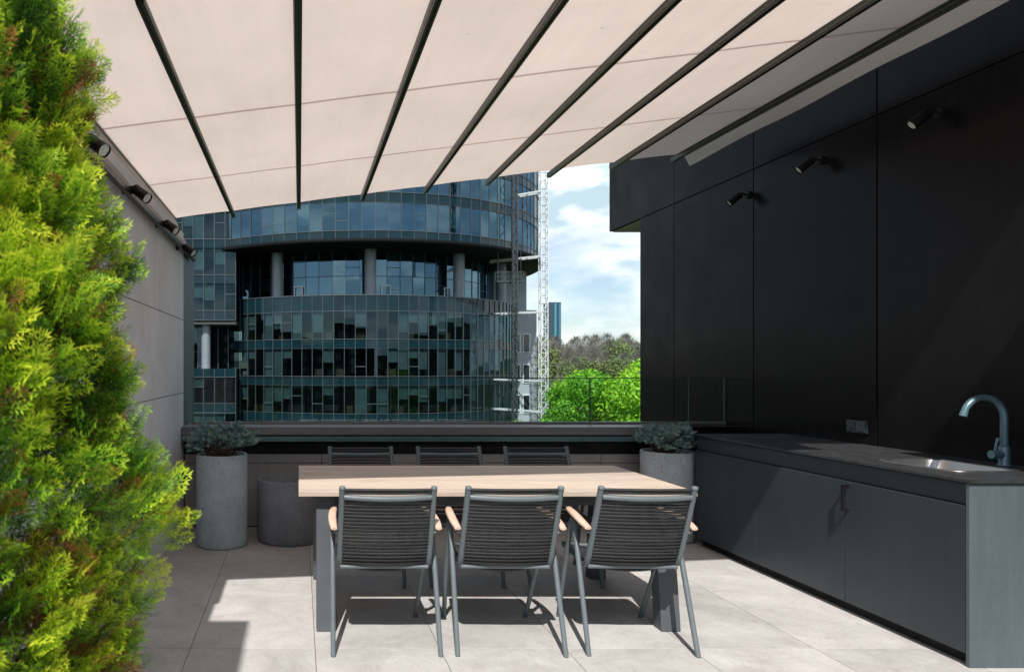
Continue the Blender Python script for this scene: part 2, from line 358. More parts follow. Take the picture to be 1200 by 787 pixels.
# right: black panelled building
r_ = empty('black_building', (WR, 6, 0))
tag(r_, 'black panel clad building rising along the right side of the terrace', 'building')
b = MB(); Ys = [-1.67, -.41, .86, 2.13, 3.40, 4.67, 5.94, 7.20, 7.92]; zs = 3.16; gp = .005
for ya, yb in zip(Ys[:-1], Ys[1:]):
    b.box(WR, WR+.02, ya+gp, yb-gp, 0.0, zs-gp)
lo = b.build('lower_panels', M['black_panel'], r_, r_.location, bevel=0.0015)
b = MB(); Yu = [-1.67, -.41, .86, 2.13, 3.40, 4.67, 5.94, 7.20, 8.68]
for ya, yb in zip(Yu[:-1], Yu[1:]):
    b.box(WR, WR+.02, ya+gp, yb-gp, zs+gp, 5.4)
b.build('upper_panels', M['black_panel'], r_, r_.location, bevel=0.0015)
b = MB(); b.box(WR+.017, 9, -1.67, 7.915, -1, zs); b.box(WR+.017, 9, -1.67, 8.675, zs+.001, 5.38); b.box(WR, 9, 8.676, 8.70, zs+.004, 5.4)
b.box(WR+.02, 9, -1.67, 7.90, GZ, -1)
b.build('wall_core', M['gap'], r_, r_.location)
b = MB(); b.box(WR+.03, 9, 7.93, 8.66, zs-.012, zs-.004); b.build('soffit', M['soffit'], r_, r_.location)
b = MB(); b.box(3.27, WR-.002, 1.0, 2.35, 3.32, 3.5); b.build('unseen_shade_box', M['black_panel'], r_, r_.location)  # unseen box added to cast a shadow edge on the black wall
b = MB(); b.box(2.49, WR-.002, 1.39, 5.2, 5.42, 5.58); b.build('unseen_shade_slab', M['black_panel'], r_, r_.location)  # unseen slab added overhead to shade the awning's right strip and the wall

# left grey wall
l_ = empty('grey_wall', (WL, 6, 0)); tag(l_, 'grey stone clad wall at the left edge of the terrace behind the hedge', 'wall')
b = MB(); zz = [0, .56, 1.21, 1.86, 2.64]; yy = [-.03, 1.20, 2.43, 3.66, 4.89, 6.12]
for za, zb in zip(zz[:-1], zz[1:]):
    for ya, yb in zip(yy[:-1], yy[1:]):
        b.box(WL-.02, WL, ya+.001, yb-.001, za+.003, zb-.003)
b.build('cladding', M['grey_panel'], l_, l_.location, bevel=0.001)
b = MB(); b.box(WL-.35, WL-.008, -.03, 6.115, GZ, 2.635); b.build('wall_core', M['gap'], l_, l_.location)
b = MB(); b.box(WL-.30, WL-.003, 6.123, 6.76, -2, 2.56); b.build('corner_return', M['blue_panel'], l_, l_.location)
b = MB(); b.box(WL-.5, WL+.006, .2, 1.03, 2.642, 3.75); b.build('unseen_shade_block', M['grey_panel'], l_, l_.location)  # unseen block added on the wall top to cast the stepped floor shadow

# parapet
p_ = empty('parapet_wall', (1.4, 6.2, 0)); tag(p_, 'low beige tiled parapet wall across the far end of the terrace', 'parapet')
b = MB(); xs_ = [WL+.002, .20, 1.45, 2.72, WR-.002]
for xa, xb in zip(xs_[:-1], xs_[1:]):
    for za, zb in ((.01, .575), (.581, .655)):
        b.box(xa+.003, xb-.003, 6.16, 6.18, za, zb)
b.build('cladding', M['parapet_tile'], p_, p_.location, bevel=0.001)
b = MB(); b.box(WL, WR, 6.179, 6.55, -.3, .785); b.build('core', M['gap'], p_, p_.location)
b = MB(); b.box(WL+.002, 3.45, 5.99, 6.56, .845, .915); b.build('ledge', M['ledge'], p_, p_.location, bevel=.003)
b = MB(); b.box(WL+.002, 3.45, 5.99, 6.5, .788, .832); b.build('channel', M['ledge_blue'], p_, p_.location, bevel=.003)

b = MB(); b.box(3.453, WR-.002, 6.05, 6.56, .79, .913); b.build('end_cap', M['black_panel'], p_, p_.location)

# glass railing, six panels
gx = [-.99, -.085, .845, 1.765, 2.69, 3.61, WR-.012]
q = empty('glass_railing', (1.4, 6.32, .915)); tag(q, 'frameless clear glass railing standing on the parapet ledge', 'railing')
for xa, xb in zip(gx[:-1], gx[1:]):
    b = MB(); b.box(xa+.005, xb-.005, 6.32, 6.333, .90, 1.335)
    pn = b.build('glass_panel', M['rail_glass'], q, q.location)
    e = MB(); e.box(xa+.005, xb-.005, 6.321, 6.332, 1.3352, 1.343); e.box(xa+.0015, xa+.0047, 6.321, 6.332, .916, 1.3405); e.box(xb-.0047, xb-.0015, 6.321, 6.332, .916, 1.3405)
    e.build('edge', M['rail_edge'], pn)
    pn.children[0].data.transform(Matrix.Translation([-c for c in q.location]))
b = MB(); b.box(-1.0, WR-.012, 6.30, 6.355, .9155, .935); b.build('base_channel', M['ledge'], q, q.location)

# ------------------------------------------------------------------ awning
aw = empty('awning', (1.2, 4.4, 2.9)); tag(aw, 'beige striped fabric awning on dark rails stretched over the terrace', 'awning')
D = 6.3
def za(x): return 2.93 + .127*x
rails = [-.614, -.008, .583, 1.173, 1.748, 2.323, 2.906, 3.48]
allx = [FL] + rails
def y_near(x): return 2.59 + .04*(x-FL) + (.22 if x > 3.0 else 0)
seams = [5.17, 3.95]
b = MB(); ny = 64
for xa, xb in zip(allx[:-1], allx[1:]):
    nx = 11; vs = []
    ylist = []
    base = list(np.linspace(2.59, D, ny))
    for sy_ in seams: base += [sy_-.013, sy_+.013]
    base = sorted(y for y in base if all(abs(y-s_) > .0129 for s_ in seams))
    for y in base:
        for i in range(nx):
            u = i/(nx-1); x = xa + (xb-xa)*u
            yn = y_near(x); yy_ = yn + (y-2.5)*(D-yn)/(D-2.5) if False else max(y, yn)
            # cloth lifts between rails and sags between seams
            ph = (5.17-y)/1.225
            sag = -.011*abs(math.sin(math.pi*ph))*(4*u*(1-u))
            lift = .003*4*u*(1-u)
            edge = .022*(4*u*(1-u)) if y > D-.001 else 0
            vs.append((x, yy_ - edge, za(x) + .029 + sag + lift))
    fs = []; mi = []
    for j in range(len(base)-1):
        m_ = 1 if any(abs((base[j]+base[j+1])/2-s_) < .005 for s_ in seams) or base[j+1] > D-.001 and base[j] > D-.02 else 0
        for i in range(nx-1):
            fs.append((j*nx+i, j*nx+i+1, (j+1)*nx+i+1, (j+1)*nx+i)); mi.append(m_)
    o0 = len(b.v); b.v += vs
    for f, m_ in zip(fs, mi):
        b.f.append(tuple(k+o0 for k in f)); b.mi.append(m_); b.sm.append(True)
b.build('fabric', [M['cloth'], M['seam']], aw, aw.location)
tilt = Matrix.Rotation(-math.atan(.127), 3, 'Y')
for x in rails:
    b = MB(); yn = y_near(x); ym = (yn + D + .07)/2; L = D + .07 - yn
    c = Vector((x, ym, za(x)))
    b.obox(c + tilt @ Vector((-.0102, 0, 0)), (.0128, L, .046), tilt); b.obox(c + tilt @ Vector((.0102, 0, 0)), (.0128, L, .046), tilt)
    b.obox(c + tilt @ Vector((0, 0, .006)), (.0078, L-.01, .034), tilt, 1)
    b.obox(c + tilt @ Vector((-.0178, 0, -.004)), (.0022, L-.004, .009), tilt, 1)
    b.obox(c + tilt @ Vector((.0178, 0, -.004)), (.0022, L-.004, .009), tilt, 1)
    b.build('rail', [M['alu_dark'], M['alu_mid']], aw, aw.location, bevel=.002)
# left edge profile and side valance
b = MB(); b.beam((FL, 2.45, za(FL)+.03), (FL, D+.02, za(FL)+.03), .022, .03); b.build('edge_rail', M['alu_dark'], aw, aw.location, bevel=.002)
b = MB(); b.box(-1.02, -.985, 2.3, 6.50, 2.445, 2.482); b.build('guide_bar', M['alu_dark'], aw, aw.location, bevel=.002)
b = MB(); zt = za(FL)+.03
n = 40; vs = []
for i in range(n+1):
    u = i/n; yt = 2.45 + (D-2.45)*u; yb = 2.45 + (6.45-2.45)*u
    vs += [(FL, yt, zt), (-1.078+.006*math.sin(u*23), (yt+yb)/2, (zt+2.48)/2), (-1.003, yb, 2.482)]
b.add(vs, [(3*i+k, 3*i+3+k, 3*i+4+k, 3*i+1+k) for i in range(n) for k in (0, 1)], 0, True)
b.build('side_valance', M['valance'], aw, aw.location)
b = MB(); vs = []
for i in range(n+1):
    u = i/n; y = y_near(3.5) + (D-y_near(3.5))*u
    vs += [(3.50, y, za(3.5)+.032), (3.555, y, za(3.5)+.005+.004*math.sin(u*31)), (3.60, y, za(3.5)-.075+.006*math.sin(u*17+1))]
b.add(vs, [(3*i+k, 3*i+3+k, 3*i+4+k, 3*i+1+k) for i in range(n) for k in (0, 1)], 0, True)
b.build('side_flap', M['flap'], aw, aw.location)
b = MB(); b.beam((FL, y_near(FL)-.06, za(FL)+.05), (2.96, y_near(2.96)-.06, za(2.96)+.05), .10, .06); b.build('cassette', M['alu_dark'], aw, aw.location, bevel=.01)

# ------------------------------------------------------------------ spotlights
def spotlight(base, side, aim, label, group, yaw=0):
    o = empty('spotlight', base); tag(o, label, 'spotlight', group)
    m = MB(); m.tube([(0, 0, 0), (side*.022, 0, 0)], .032, 24); m.build('mount', M['lamp_black'], o)
    m = MB(); m.tube([(side*.02, 0, 0), (side*.05, .0, .012), (side*.075, .008, .008)], .0085, 10)
    m.tube([(side*.076, -.02, .004), (side*.076, .028, .004)], .014, 12); m.build('arm', M['lamp_black'], o)
    d = Vector(aim).normalized(); c = Vector((side*.082, .015, -.004)) + d*.015
    m = MB(); m.tube([c-d*.035, c-d*.03, c+d*.07], [.026, .031, .031], 24); m.tube([c+d*.07, c+d*.083], .0335, 24, caps=False)
    m.tube([c+d*.045, c+d*.049], .0325, 24)
    h = m.build('lamp_head', M['lamp_black'], o)
    m = MB(); m.tube([c+d*.0705, c+d*.076], [.029, .027], 24); m.build('lens', M['lens'], h)
    return o
for (y, z), lb in zip([(4.20, 3.0), (5.16, 3.0), (6.0, 2.95)], [
        'black spotlight on the black wall nearest the sink end', 'black spotlight on the black wall, middle one of three',
        'black spotlight on the black wall, farthest from the sink']):
    spotlight((WR, y, z), -1, (-.75, .25, -.62), lb, 'spotlights along the black wall')
for (y, z), lb in zip([(3.13, 2.485), (4.01, 2.485), (4.94, 2.48), (5.76, 2.455)], [
        'black spotlight on the grey wall half hidden behind the hedge tip', 'black spotlight on the grey wall with its pale lens showing, second from the hedge',
        'black spotlight on the grey wall, third from the hedge', 'black spotlight at the far end of the grey wall beside the glass tower']):
    spotlight((WL, y, z), 1, (.72, -.35, -.58), lb, 'spotlights along the grey wall')

# ------------------------------------------------------------------ kitchen counter
CX, CY0, CY1 = 3.21, 3.27, 5.54
k = empty('kitchen_cabinet', (3.6, 4.4, 0)); tag(k, 'long dark slate outdoor kitchen cabinet with black countertop along the black wall', 'cabinet')
off = k.location
b = MB(); b.box(CX+.05, WR-.002, CY0+.05, CY1-.02, 0, .06); b.build('plinth', M['gap'], k, off)
b = MB(); b.box(CX+.024, WR-.004, CY0+.02, CY1, .06, .70)
b.box(CX+.024, 3.25, CY0+.02, CY1, .70, .885); b.box(3.25, WR-.004, 4.15, CY1, .70, .885); b.box(3.25, WR-.004, CY0+.02, CY0+.03, .70, .885)
b.build('carcass', M['gap'], k, off)
for i, (ya, yb) in enumerate([(3.289, 4.02), (4.02, 4.79), (4.79, CY1)]):
    b = MB(); b.box(CX, CX+.02, ya+.002, yb-.002, .062, .772)
    d_ = b.build('door', M['cabinet'], k, off, bevel=.0015)
    if i == 0:
        b = MB(); ox = CX-.034
        b.box(ox-.006, ox+.006, 3.985, 4.0, .60, .755); b.box(ox+.0, CX+.001, 3.986, 3.999, .6005, .613); b.box(ox+.0, CX+.001, 3.986, 3.999, .742, .7545)
        b.build('handle', M['lamp_black'], d_, off, bevel=.002)
b = MB(); b.box(CX+.014, CX+.0235, CY0+.019, CY1, .778, .878); b.build('drawer_front', M['cabinet'], k, off, bevel=.001)
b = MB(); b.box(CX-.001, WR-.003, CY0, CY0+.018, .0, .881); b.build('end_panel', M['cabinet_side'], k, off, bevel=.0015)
# top with sink hole
hx0, hx1, hy0, hy1 = 3.38, 3.76, 3.53, 4.02
ct = MB(); zt0, zt1 = .8855, .9
xa, xb, ya, yb = CX-.012, WR-.001, CY0-.012, CY1+.01
for (a0, a1, c0, c1) in ((xa, hx0, ya, yb), (hx1, xb, ya, yb), (hx0, hx1, ya, hy0), (hx0, hx1, hy1, yb)): ct.box(a0, a1, c0, c1, zt0, zt1)
ct.build('countertop', M['counter'], k, off)
# sink: rounded steel bowl
sk = empty('sink', ((hx0+hx1)/2, (hy0+hy1)/2, .9)); tag(sk, 'stainless steel sink bowl set into the countertop near its front end', 'sink')
def rr(hx, hy, r, z, n=8):
    pts = []
    for (cx_, cy_, a0) in ((hx-r, hy-r, 0), (-hx+r, hy-r, 90), (-hx+r, -hy+r, 180), (hx-r, -hy+r, 270)):
        for i in range(n+1):
            a = R(a0+90*i/n); pts.append((cx_+r*math.cos(a), cy_+r*math.sin(a), z))
    return pts
H = (hx1-hx0)/2; V = (hy1-hy0)/2
loops = [rr(H+.012, V+.012, .09, .0005), rr(H+.012, V+.012, .09, .003), rr(H-.012, V-.012, .085, .003), rr(H-.018, V-.018, .08, -.004), rr(H-.022, V-.022, .075, -.13), rr(H-.05, V-.05, .06, -.155), rr(.03, .03, .0299, -.16)]
b = MB(); nn = len(loops[0]); vs = sum(loops, [])
b.add(vs, [(i*nn+j, i*nn+(j+1) % nn, (i+1)*nn+(j+1) % nn, (i+1)*nn+j) for i in range(len(loops)-1) for j in range(nn)], 0, True)
b.build('basin', M['steel'], sk)
b = MB(); b.tube([(0, 0, -.165), (0, 0, -.157)], .03, 20); b.build('drain', M['lamp_black'], sk)
# faucet
fc = empty('faucet', (3.86, 3.74, .9)); tag(fc, 'blue grey gooseneck kitchen faucet standing behind the sink', 'faucet')
b = MB(); b.lathe(0, 0, [(0, 0), (.030, 0), (.030, .006), (.0245, .010), (.0245, .10), (.017, .112), (.0, .112)], 28); b.build('body', M['faucet'], fc)
pts = [(0, 0, .105), (0, 0, .20), (0, 0, .262)]
for i in range(1, 15):
    a = math.pi*i/14*.93; pts.append((-.112+.112*math.cos(a), .0, .262+.112*math.sin(a)))
b = MB(); b.tube(pts, [.0175, .0175]+[.0168]*13+[.0158]*2, 16); e = Vector(pts[-1]); dd = (e-Vector(pts[-2])).normalized(); b.tube([e-dd*.012, e+dd*.016], .0175, 16)
b.build('spout', M['faucet'], fc)
b = MB(); b.tube([(-.015, .0, .062), (-.068, .004, .062)], .0225, 18); hb = b.build('handle_body', M['faucet'], fc)
b = MB(); b.tube([(-.045, .003, .080), (-.040, .003, .118), (-.030, .002, .152)], [.0065, .0065, .008], 10); b.build('lever', M['faucet'], hb)
# socket
so = empty('power_socket', (WR, 4.83, 1.02)); tag(so, 'small dark double power socket on the black wall above the countertop', 'socket')
b = MB(); b.box(-.010, -.0005, -.09, .09, -.043, .043); b.build('frame', M['socket'], so, bevel=.002)
for yy0 in (-.081, .003):
    b = MB(); b.box(-.017 if yy0 < 0 else -.013, -.0102, yy0, yy0+.078, -.034, .034); b.build('cover', M['socket2'] if yy0 < 0 else M['socket'], so, bevel=.003)

# ------------------------------------------------------------------ dining table
TX0, TX1, TY0, TY1, TZ = -.005, 2.175, 3.728, 4.73, .76
tb = empty('dining_table', ((TX0+TX1)/2, (TY0+TY1)/2, 0)); tag(tb, 'long outdoor dining table with pale teak top and dark metal legs', 'table')
b = MB(); npk = 9; w = (TY1-TY0)/npk
for i in range(npk): b.box(TX0, TX1, TY0+i*w+.0018, TY0+(i+1)*w-.0018, TZ-.026, TZ)
b.build('tabletop', M['teak'], tb, tb.location, bevel=.0015)
b = MB(); ax0, ax1, ay0, ay1 = TX0+.13, TX1-.13, TY0+.10, TY1-.10
b.box(ax0, ax1, ay0, ay0+.03, .665, .7335); b.box(ax0, ax1, ay1-.03, ay1, .665, .7335); b.box(ax0, ax0+.03, ay0+.03, ay1-.03, .665, .7335); b.box(ax1-.03, ax1, ay0+.03, ay1-.03, .665, .7335)
b.box(.9, .94, ay0+.03, ay1-.03, .69, .7335); b.box(1.4, 1.44, ay0+.03, ay1-.03, .69, .7335)
b.build('apron', M['table_leg'], tb, tb.location, bevel=.002)
for lx in (.093, 1.972):
    for yt, yb in ((TY0+.075, TY0-.012), (TY1-.17, TY1-.10)):
        b = MB(); w_ = .105
        vs = [(x, y, z) for (z, y0_) in ((0, yb), (.7332, yt)) for (x, y) in ((lx, y0_), (lx+w_, y0_), (lx+w_, y0_+.085), (lx, y0_+.085))]
        b.add(vs, [(3, 2, 1, 0), (4, 5, 6, 7), (0, 1, 5, 4), (1, 2, 6, 5), (2, 3, 7, 6), (3, 0, 4, 7)]); b.build('leg', M['table_leg'], tb, tb.location, bevel=.003)

# ------------------------------------------------------------------ chairs
def make_chair():
    o = empty('armchair')
    back = [(.226, -.300, .845), (.2265, -.268, .76), (.228, -.228, .66), (.229, -.185, .555), (.229, -.152, .475), (.2285, -.128, .432), (.227, -.095, .411), (.222, -.05, .406)]
    def interp(z):
        for a, c in zip(back[:-1], back[1:]):
            if c[2] <= z <= a[2]:
                u = (z-c[2])/(a[2]-c[2]); return c[0]+(a[0]-c[0])*u, c[1]+(a[1]-c[1])*u
        return back[-1][0], back[-1][1]
    m = MB()
    for s in (-1, 1):
        pts = [(s*x, y, z) for x, y, z in back] + [(s*.214, .08, .415), (s*.214, .235, .428), (s*.21, .262, .426), (s*.205, .272, .415)]
        m.tube(pts, .0152, 12)
        m.tube([(s*.226, -.3015, .843), (s*.226, -.303, .853), (s*.226, -.3035, .8565)], [.0160, .0155, .010], 12)
    m.tube([(u*.215, -.288-.022*(1-u*u)+.0, .800-.006*(1-u*u)) for u in np.linspace(-1, 1, 11)], .0145, 12)
    m.tube([(-.227, -.13, .412), (.227, -.13, .412)], .011, 10)
    m.tube([(-.207, .27, .417), (.207, .27, .417)], .012, 10)
    m.build('frame', M['chair'], o)
    m = MB()
    zl = [.838, .823] + list(np.arange(.776, .425, -.0188))
    for z in zl:
        x, y = interp(z)
        zj = rnd.uniform(-.0006, .0006); z = z + zj; bow = (.026 if z < .8 else .018) + rnd.uniform(-.001, .001)
        m.tube([(x*u, y - bow*(1-u*u), z) for u in np.linspace(-1, 1, 9)], .0079, 8, caps=False)
        m.tube([(s_*x, y, z) for s_ in (-1.0, -.985)], .0172, 10) if False else None
    m.build('backrest', M['strap'], o)
    m = MB()
    for y in np.arange(-.105, .262, .0165):
        m.tube([(.214*u, y, .414 - .028*(1-u*u) + .016*min(1, (y+.1)/.3)) for u in np.linspace(-1, 1, 9)], .0079, 8, caps=False)
    m.build('seat', M['strap'], o)
    for s in (-1, 1):
        m = MB(); n = 9; vs = []
        prof = []
        for i in range(n):
            u = i/(n-1); y = -.235 + .325*u; z = .632 + .034*u - .012*math.sin(math.pi*u)*-1; cx_ = s*(.266 - .010*(u-.3)**2*4)
            w_ = .023*(1-.25*abs(2*u-1)**3); t_ = .0105
            prof.append([(cx_-w_, y, z-t_*.5), (cx_-w_*.8, y, z+t_*.75), (cx_, y, z+t_), (cx_+w_*.8, y, z+t_*.75), (cx_+w_, y, z-t_*.5), (cx_, y, z-t_)])
        vs = sum(prof, [])
        m.add(vs, [(i*6+j, i*6+(j+1) % 6, (i+1)*6+(j+1) % 6, (i+1)*6+j) for i in range(n-1) for j in range(6)] + [tuple(range(6))[::-1], tuple((n-1)*6+j for j in range(6))])
        m.build('armrest', M['teak_arm'], o, bevel=.004)
        m = MB(); m.tube([(s*.262, -.02, .645), (s*.263, -.04, .62), (s*.2655, -.145, .32), (s*.268, -.255, .0)], [.011, .013, .0135, .0125], 12)
        m.tube([(s*.226, -.205, .60), (s*.262, -.205, .612)], .008, 8)
        m.build('leg', M['chair'], o)
        m = MB(); m.tube([(s*.262, -.015, .645), (s*.261, .01, .61), (s*.249, .15, .31), (s*.234, .29, .0)], [.011, .013, .0135, .0125], 12)
        m.tube([(s*.213, .10, .416), (s*.247, .105, .416)], .009, 8)
        m.build('leg', M['chair'], o)
    return o
ch = make_chair()
spots = [(.436, 3.655, 0, 'dark slatted armchair at the near left corner of the table, back to us'),
         (1.063, 3.655, R(-1.2), 'dark slatted armchair in the middle of the near side of the table'),
         (1.722, 3.655, R(-2.0), 'dark slatted armchair at the near right corner of the table, beside the cabinet'),
         (.45, 4.74, R(180), 'dark slatted armchair on the far side of the table nearest the short empty planter'),
         (1.10, 4.74, R(180), 'dark slatted armchair in the middle of the far side of the table'),
         (1.745, 4.74, R(180), 'dark slatted armchair on the far side of the table nearest the right planter')]
for i, (x, y, a, lb) in enumerate(spots):
    o = ch if i == 0 else copy_tree(ch)
    o.location = (x, y, 0); o.rotation_euler = (0, 0, a); tag(o, lb, 'armchair', 'armchairs around the dining table')

# ------------------------------------------------------------------ planters and spruces
def planter(x, y, r, h, m, label, soil=None):
    o = empty('planter', (x, y, 0)); tag(o, label, 'planter', 'round concrete planters by the parapet')
    b = MB(); s = (soil or .25*h)
    b.lathe(0, 0, [(0, 0.004), (r*.97, .004), (r*.985, .012), (r, .03), (r, h-.008), (r-.006, h), (r-.022, h), (r-.028, h-.008), (r-.028, s), (0, s)], 72)
    b.build('pot', m, o)
    b = MB(); n = 40; vs = [(0, 0, s+.03)]
    for i in range(n): vs.append(((r-.029)*math.cos(2*math.pi*i/n), (r-.029)*math.sin(2*math.pi*i/n), s+.012))
    b.add(vs, [(0, i+1, (i+1) % n+1) for i in range(n)]); b.build('soil', M['plastic_dark'], o)
    return o
planter(-.632, 5.565, .207, .737, M['concrete'], 'tall blue grey concrete planter holding a blue spruce, beside the grey wall', .68)
planter(-.085, 5.73, .27, .51, M['concrete_dark'], 'short wide dark empty concrete planter left of the table')
planter(3.10, 5.755, .207, .737, M['concrete_pale'], 'tall pale concrete planter holding a spruce, at the end of the cabinet', .69)
def spruce(x, y, z, rx, rz_, seed, label, spread=1.0):
    rg = np.random.RandomState(seed); o = empty('blue_spruce', (x, y, z)); tag(o, label, 'shrub', 'dwarf spruces in the planters')
    V_, Q_, T_ = [], [], []; nv = 0; br = MB()
    ncl = 46
    for c in range(ncl):
        az = rg.uniform(0, 2*np.pi); rad = rg.uniform(.15, 1)**.6; el = rg.uniform(.0, 1)
        tip = np.array([math.cos(az)*rad*rx, math.sin(az)*rad*rx, rz_*(.22+.75*el*(1.15-rad*.75))])
        root = np.array([0, 0, -.04])
        br.tube([tuple(root), tuple(root*.5+tip*.5+np.array([0, 0, -.03])), tuple(tip)], [.008, .005, .002], 5)
        for k_ in range(13):
            st = tip + rg.normal(0, .028, 3)*np.array([1, 1, .45]) ; 
            od = np.array([math.cos(az), math.sin(az), .25]) + rg.normal(0, .55, 3)*np.array([1, 1, .5]); od /= np.linalg.norm(od)
            L = rg.uniform(.03, .062); nn_ = 46; base_t = np.clip(rg.normal(.5, .26), 0, .9)
            tt = rg.uniform(0, 1, nn_); pos = st + od*(tt*L)[:, None]
            rd = rg.normal(0, 1, (nn_, 3)); rd -= (rd@od)[:, None]*od; rd /= np.linalg.norm(rd, axis=1)[:, None]
            nd = rd*.85 + od*.65; nd /= np.linalg.norm(nd, axis=1)[:, None]
            ln_ = rg.uniform(.012, .018, nn_)[:, None]; sd_ = np.cross(nd, rg.normal(0, 1, (nn_, 3))); sd_ /= np.linalg.norm(sd_, axis=1)[:, None]
            w_ = .0019
            q4 = np.stack([pos-sd_*w_, pos+sd_*w_, pos+nd*ln_+sd_*w_*.5, pos+nd*ln_-sd_*w_*.5], 1).reshape(-1, 3)
            V_.append(q4); Q_.append(np.arange(nn_*4).reshape(-1, 4)+nv); nv += nn_*4
            tv = np.clip(base_t + .25*(tt-.5) + rg.normal(0, .08, nn_), 0, .95)
            if rg.rand() < .05: tv[tt > .75] = 1.0
            T_.append(tv)
    np_mesh('needles', np.concatenate(V_), np.concatenate(Q_), np.concatenate(T_), M['spruce'], o)
    br.build('branches', M['bark'], o)
spruce(-.632, 5.53, .72, .235, .31, 3, 'blue spruce shrub in the tall planter beside the grey wall')
spruce(3.07, 5.72, .72, .175, .31, 5, 'blue spruce shrub in the planter at the end of the cabinet')

# ------------------------------------------------------------------ thuja hedge in the foreground
def thuja():
    rg = np.random.RandomState(11)
    def spray(seed):
        r = np.random.RandomState(seed); quads = []; tints = []
        def seg(p, d, L, w, t):
            d = d/np.linalg.norm(d); s = np.array([-d[1], d[0], 0]); n = np.array([0, 0, w*.45])
            a = p; m_ = p+d*L*.5; e_ = p+d*L
            quads.append([a, m_+s*w, e_, m_-s*w+n]); tints.append(t)
        L = 1.0; y = 0
        for i in range(8):
            u = i/7; p = np.array([r.normal(0, .01), u*L, .06*math.sin(u*2)])
            seg(p, np.array([r.normal(0, .1), 1, 0]), .20, .015, .15+.5*u)
            if i == 0: continue
            for s in (-1, 1):
                bl = (.50*(1-u)**.7+.16)*r.uniform(.75, 1.1); ang = R(r.uniform(32, 50)); d = np.array([s*math.sin(ang), math.cos(ang), r.normal(0, .12)])
                nseg = max(2, int(bl/.15))
                for j in range(nseg):
                    v = j/nseg; pp = p + d*bl*v; seg(pp, d+np.array([0, .15, 0]), bl/nseg*1.3, .0145, .2+.45*u+.35*v)
                    for s2 in (-1, 1):
                        if v > .1:
                            a2 = ang*s + s2*R(38); d2 = np.array([math.sin(a2), math.cos(a2), r.normal(0, .2)]); seg(pp, d2, .19*(1.1-v*.5), .0145, .35+.4*u+.35*v)
        return np.array(quads), np.array(tints)
    vars_ = [spray(s) for s in range(6)]
    V_, T_ = [], []
    ax, ay = -.70, 1.30
    def rad(z, a):
        base = np.interp(z, [.2, .6, .96, 1.16, 1.31, 1.62, 1.83, 1.94, 2.06, 2.14, 2.20, 2.25], [.27, .31, .365, .435, .365, .335, .27, .275, .265, .21, .12, .02])
        return base*(1+.07*math.sin(a*5+z*7)+.06*math.sin(a*9-z*13+1)+.05*math.sin(a*3+z*23))
    N = 14500
    for i in range(N):
        z = rg.uniform(.25, 2.22); a = rg.uniform(-math.pi, math.pi)
        front = math.cos(a-R(-60))       # camera side gets more
        if front < 0 and rg.rand() < .55: continue
        inner = rg.rand()
        rr_ = rad(z, a)*(1.0 if inner < .6 else rg.uniform(.6, .95)) - .055 + rg.normal(0, .014)
        p = np.array([ax+rr_*math.cos(a), ay+rr_*math.sin(a), z])
        out = np.array([math.cos(a), math.sin(a), 0]); up = np.array([0, 0, 1.0])
        d = out*rg.uniform(.35, 1.1) + up*rg.uniform(.15, .95) + rg.normal(0, .28, 3); d /= np.linalg.norm(d)
        side = np.cross(d, out+rg.normal(0, .5, 3)*1.2); 
        if np.linalg.norm(side) < .05: continue
        side /= np.linalg.norm(side); nrm = np.cross(side, d)
        q_, t_ = vars_[rg.randint(6)]
        s = rg.uniform(.055, .095)
        if rr_ + s*float(d@out) > rad(z, a) + .028: s *= .55
        M3 = np.stack([side, d, nrm])
        V_.append((q_*s) @ M3 + p)
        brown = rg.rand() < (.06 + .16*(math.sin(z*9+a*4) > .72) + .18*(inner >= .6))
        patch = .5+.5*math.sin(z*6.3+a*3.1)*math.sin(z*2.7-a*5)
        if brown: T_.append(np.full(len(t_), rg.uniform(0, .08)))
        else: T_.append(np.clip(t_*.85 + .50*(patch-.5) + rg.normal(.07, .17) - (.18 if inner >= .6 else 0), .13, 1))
    V_ = np.concatenate(V_).reshape(-1, 3); T_ = np.concatenate(T_)
    o = empty('thuja_shrub', (ax, ay, 0)); tag(o, 'tall bright green thuja shrub filling the left foreground', 'shrub')
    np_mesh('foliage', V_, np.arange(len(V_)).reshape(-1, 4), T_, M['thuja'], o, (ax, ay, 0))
    b = MB(); b.tube([(0, 0, .2), (.02, .01, 1.2), (-.01, .0, 1.8), (0, 0, 2.15)], [.05, .04, .025, .006], 10)
    for i in range(170):
        z = rg.uniform(.3, 2.05); a = rg.uniform(-math.pi, math.pi); r0 = rad(z, a)*.86
        b.tube([(0, 0, z-.18), (r0*.5*math.cos(a), r0*.5*math.sin(a), z-.06), (r0*math.cos(a), r0*math.sin(a), z+.06)], [.012, .008, .003], 5)
    b.build('trunk', M['bark'], o)
    pb = empty('planter', (ax, ay, 0)); tag(pb, 'square dark planter box under the thuja shrub', 'planter')
    b = MB(); b.box(-.3, .3, -.3, .3, 0, .3); b.build('box', M['concrete_dark'], pb, bevel=.01)
    b = MB(); b.box(-.27, .27, -.27, .27, .301, .32); b.build('soil', M['plastic_dark'], pb)
thuja()

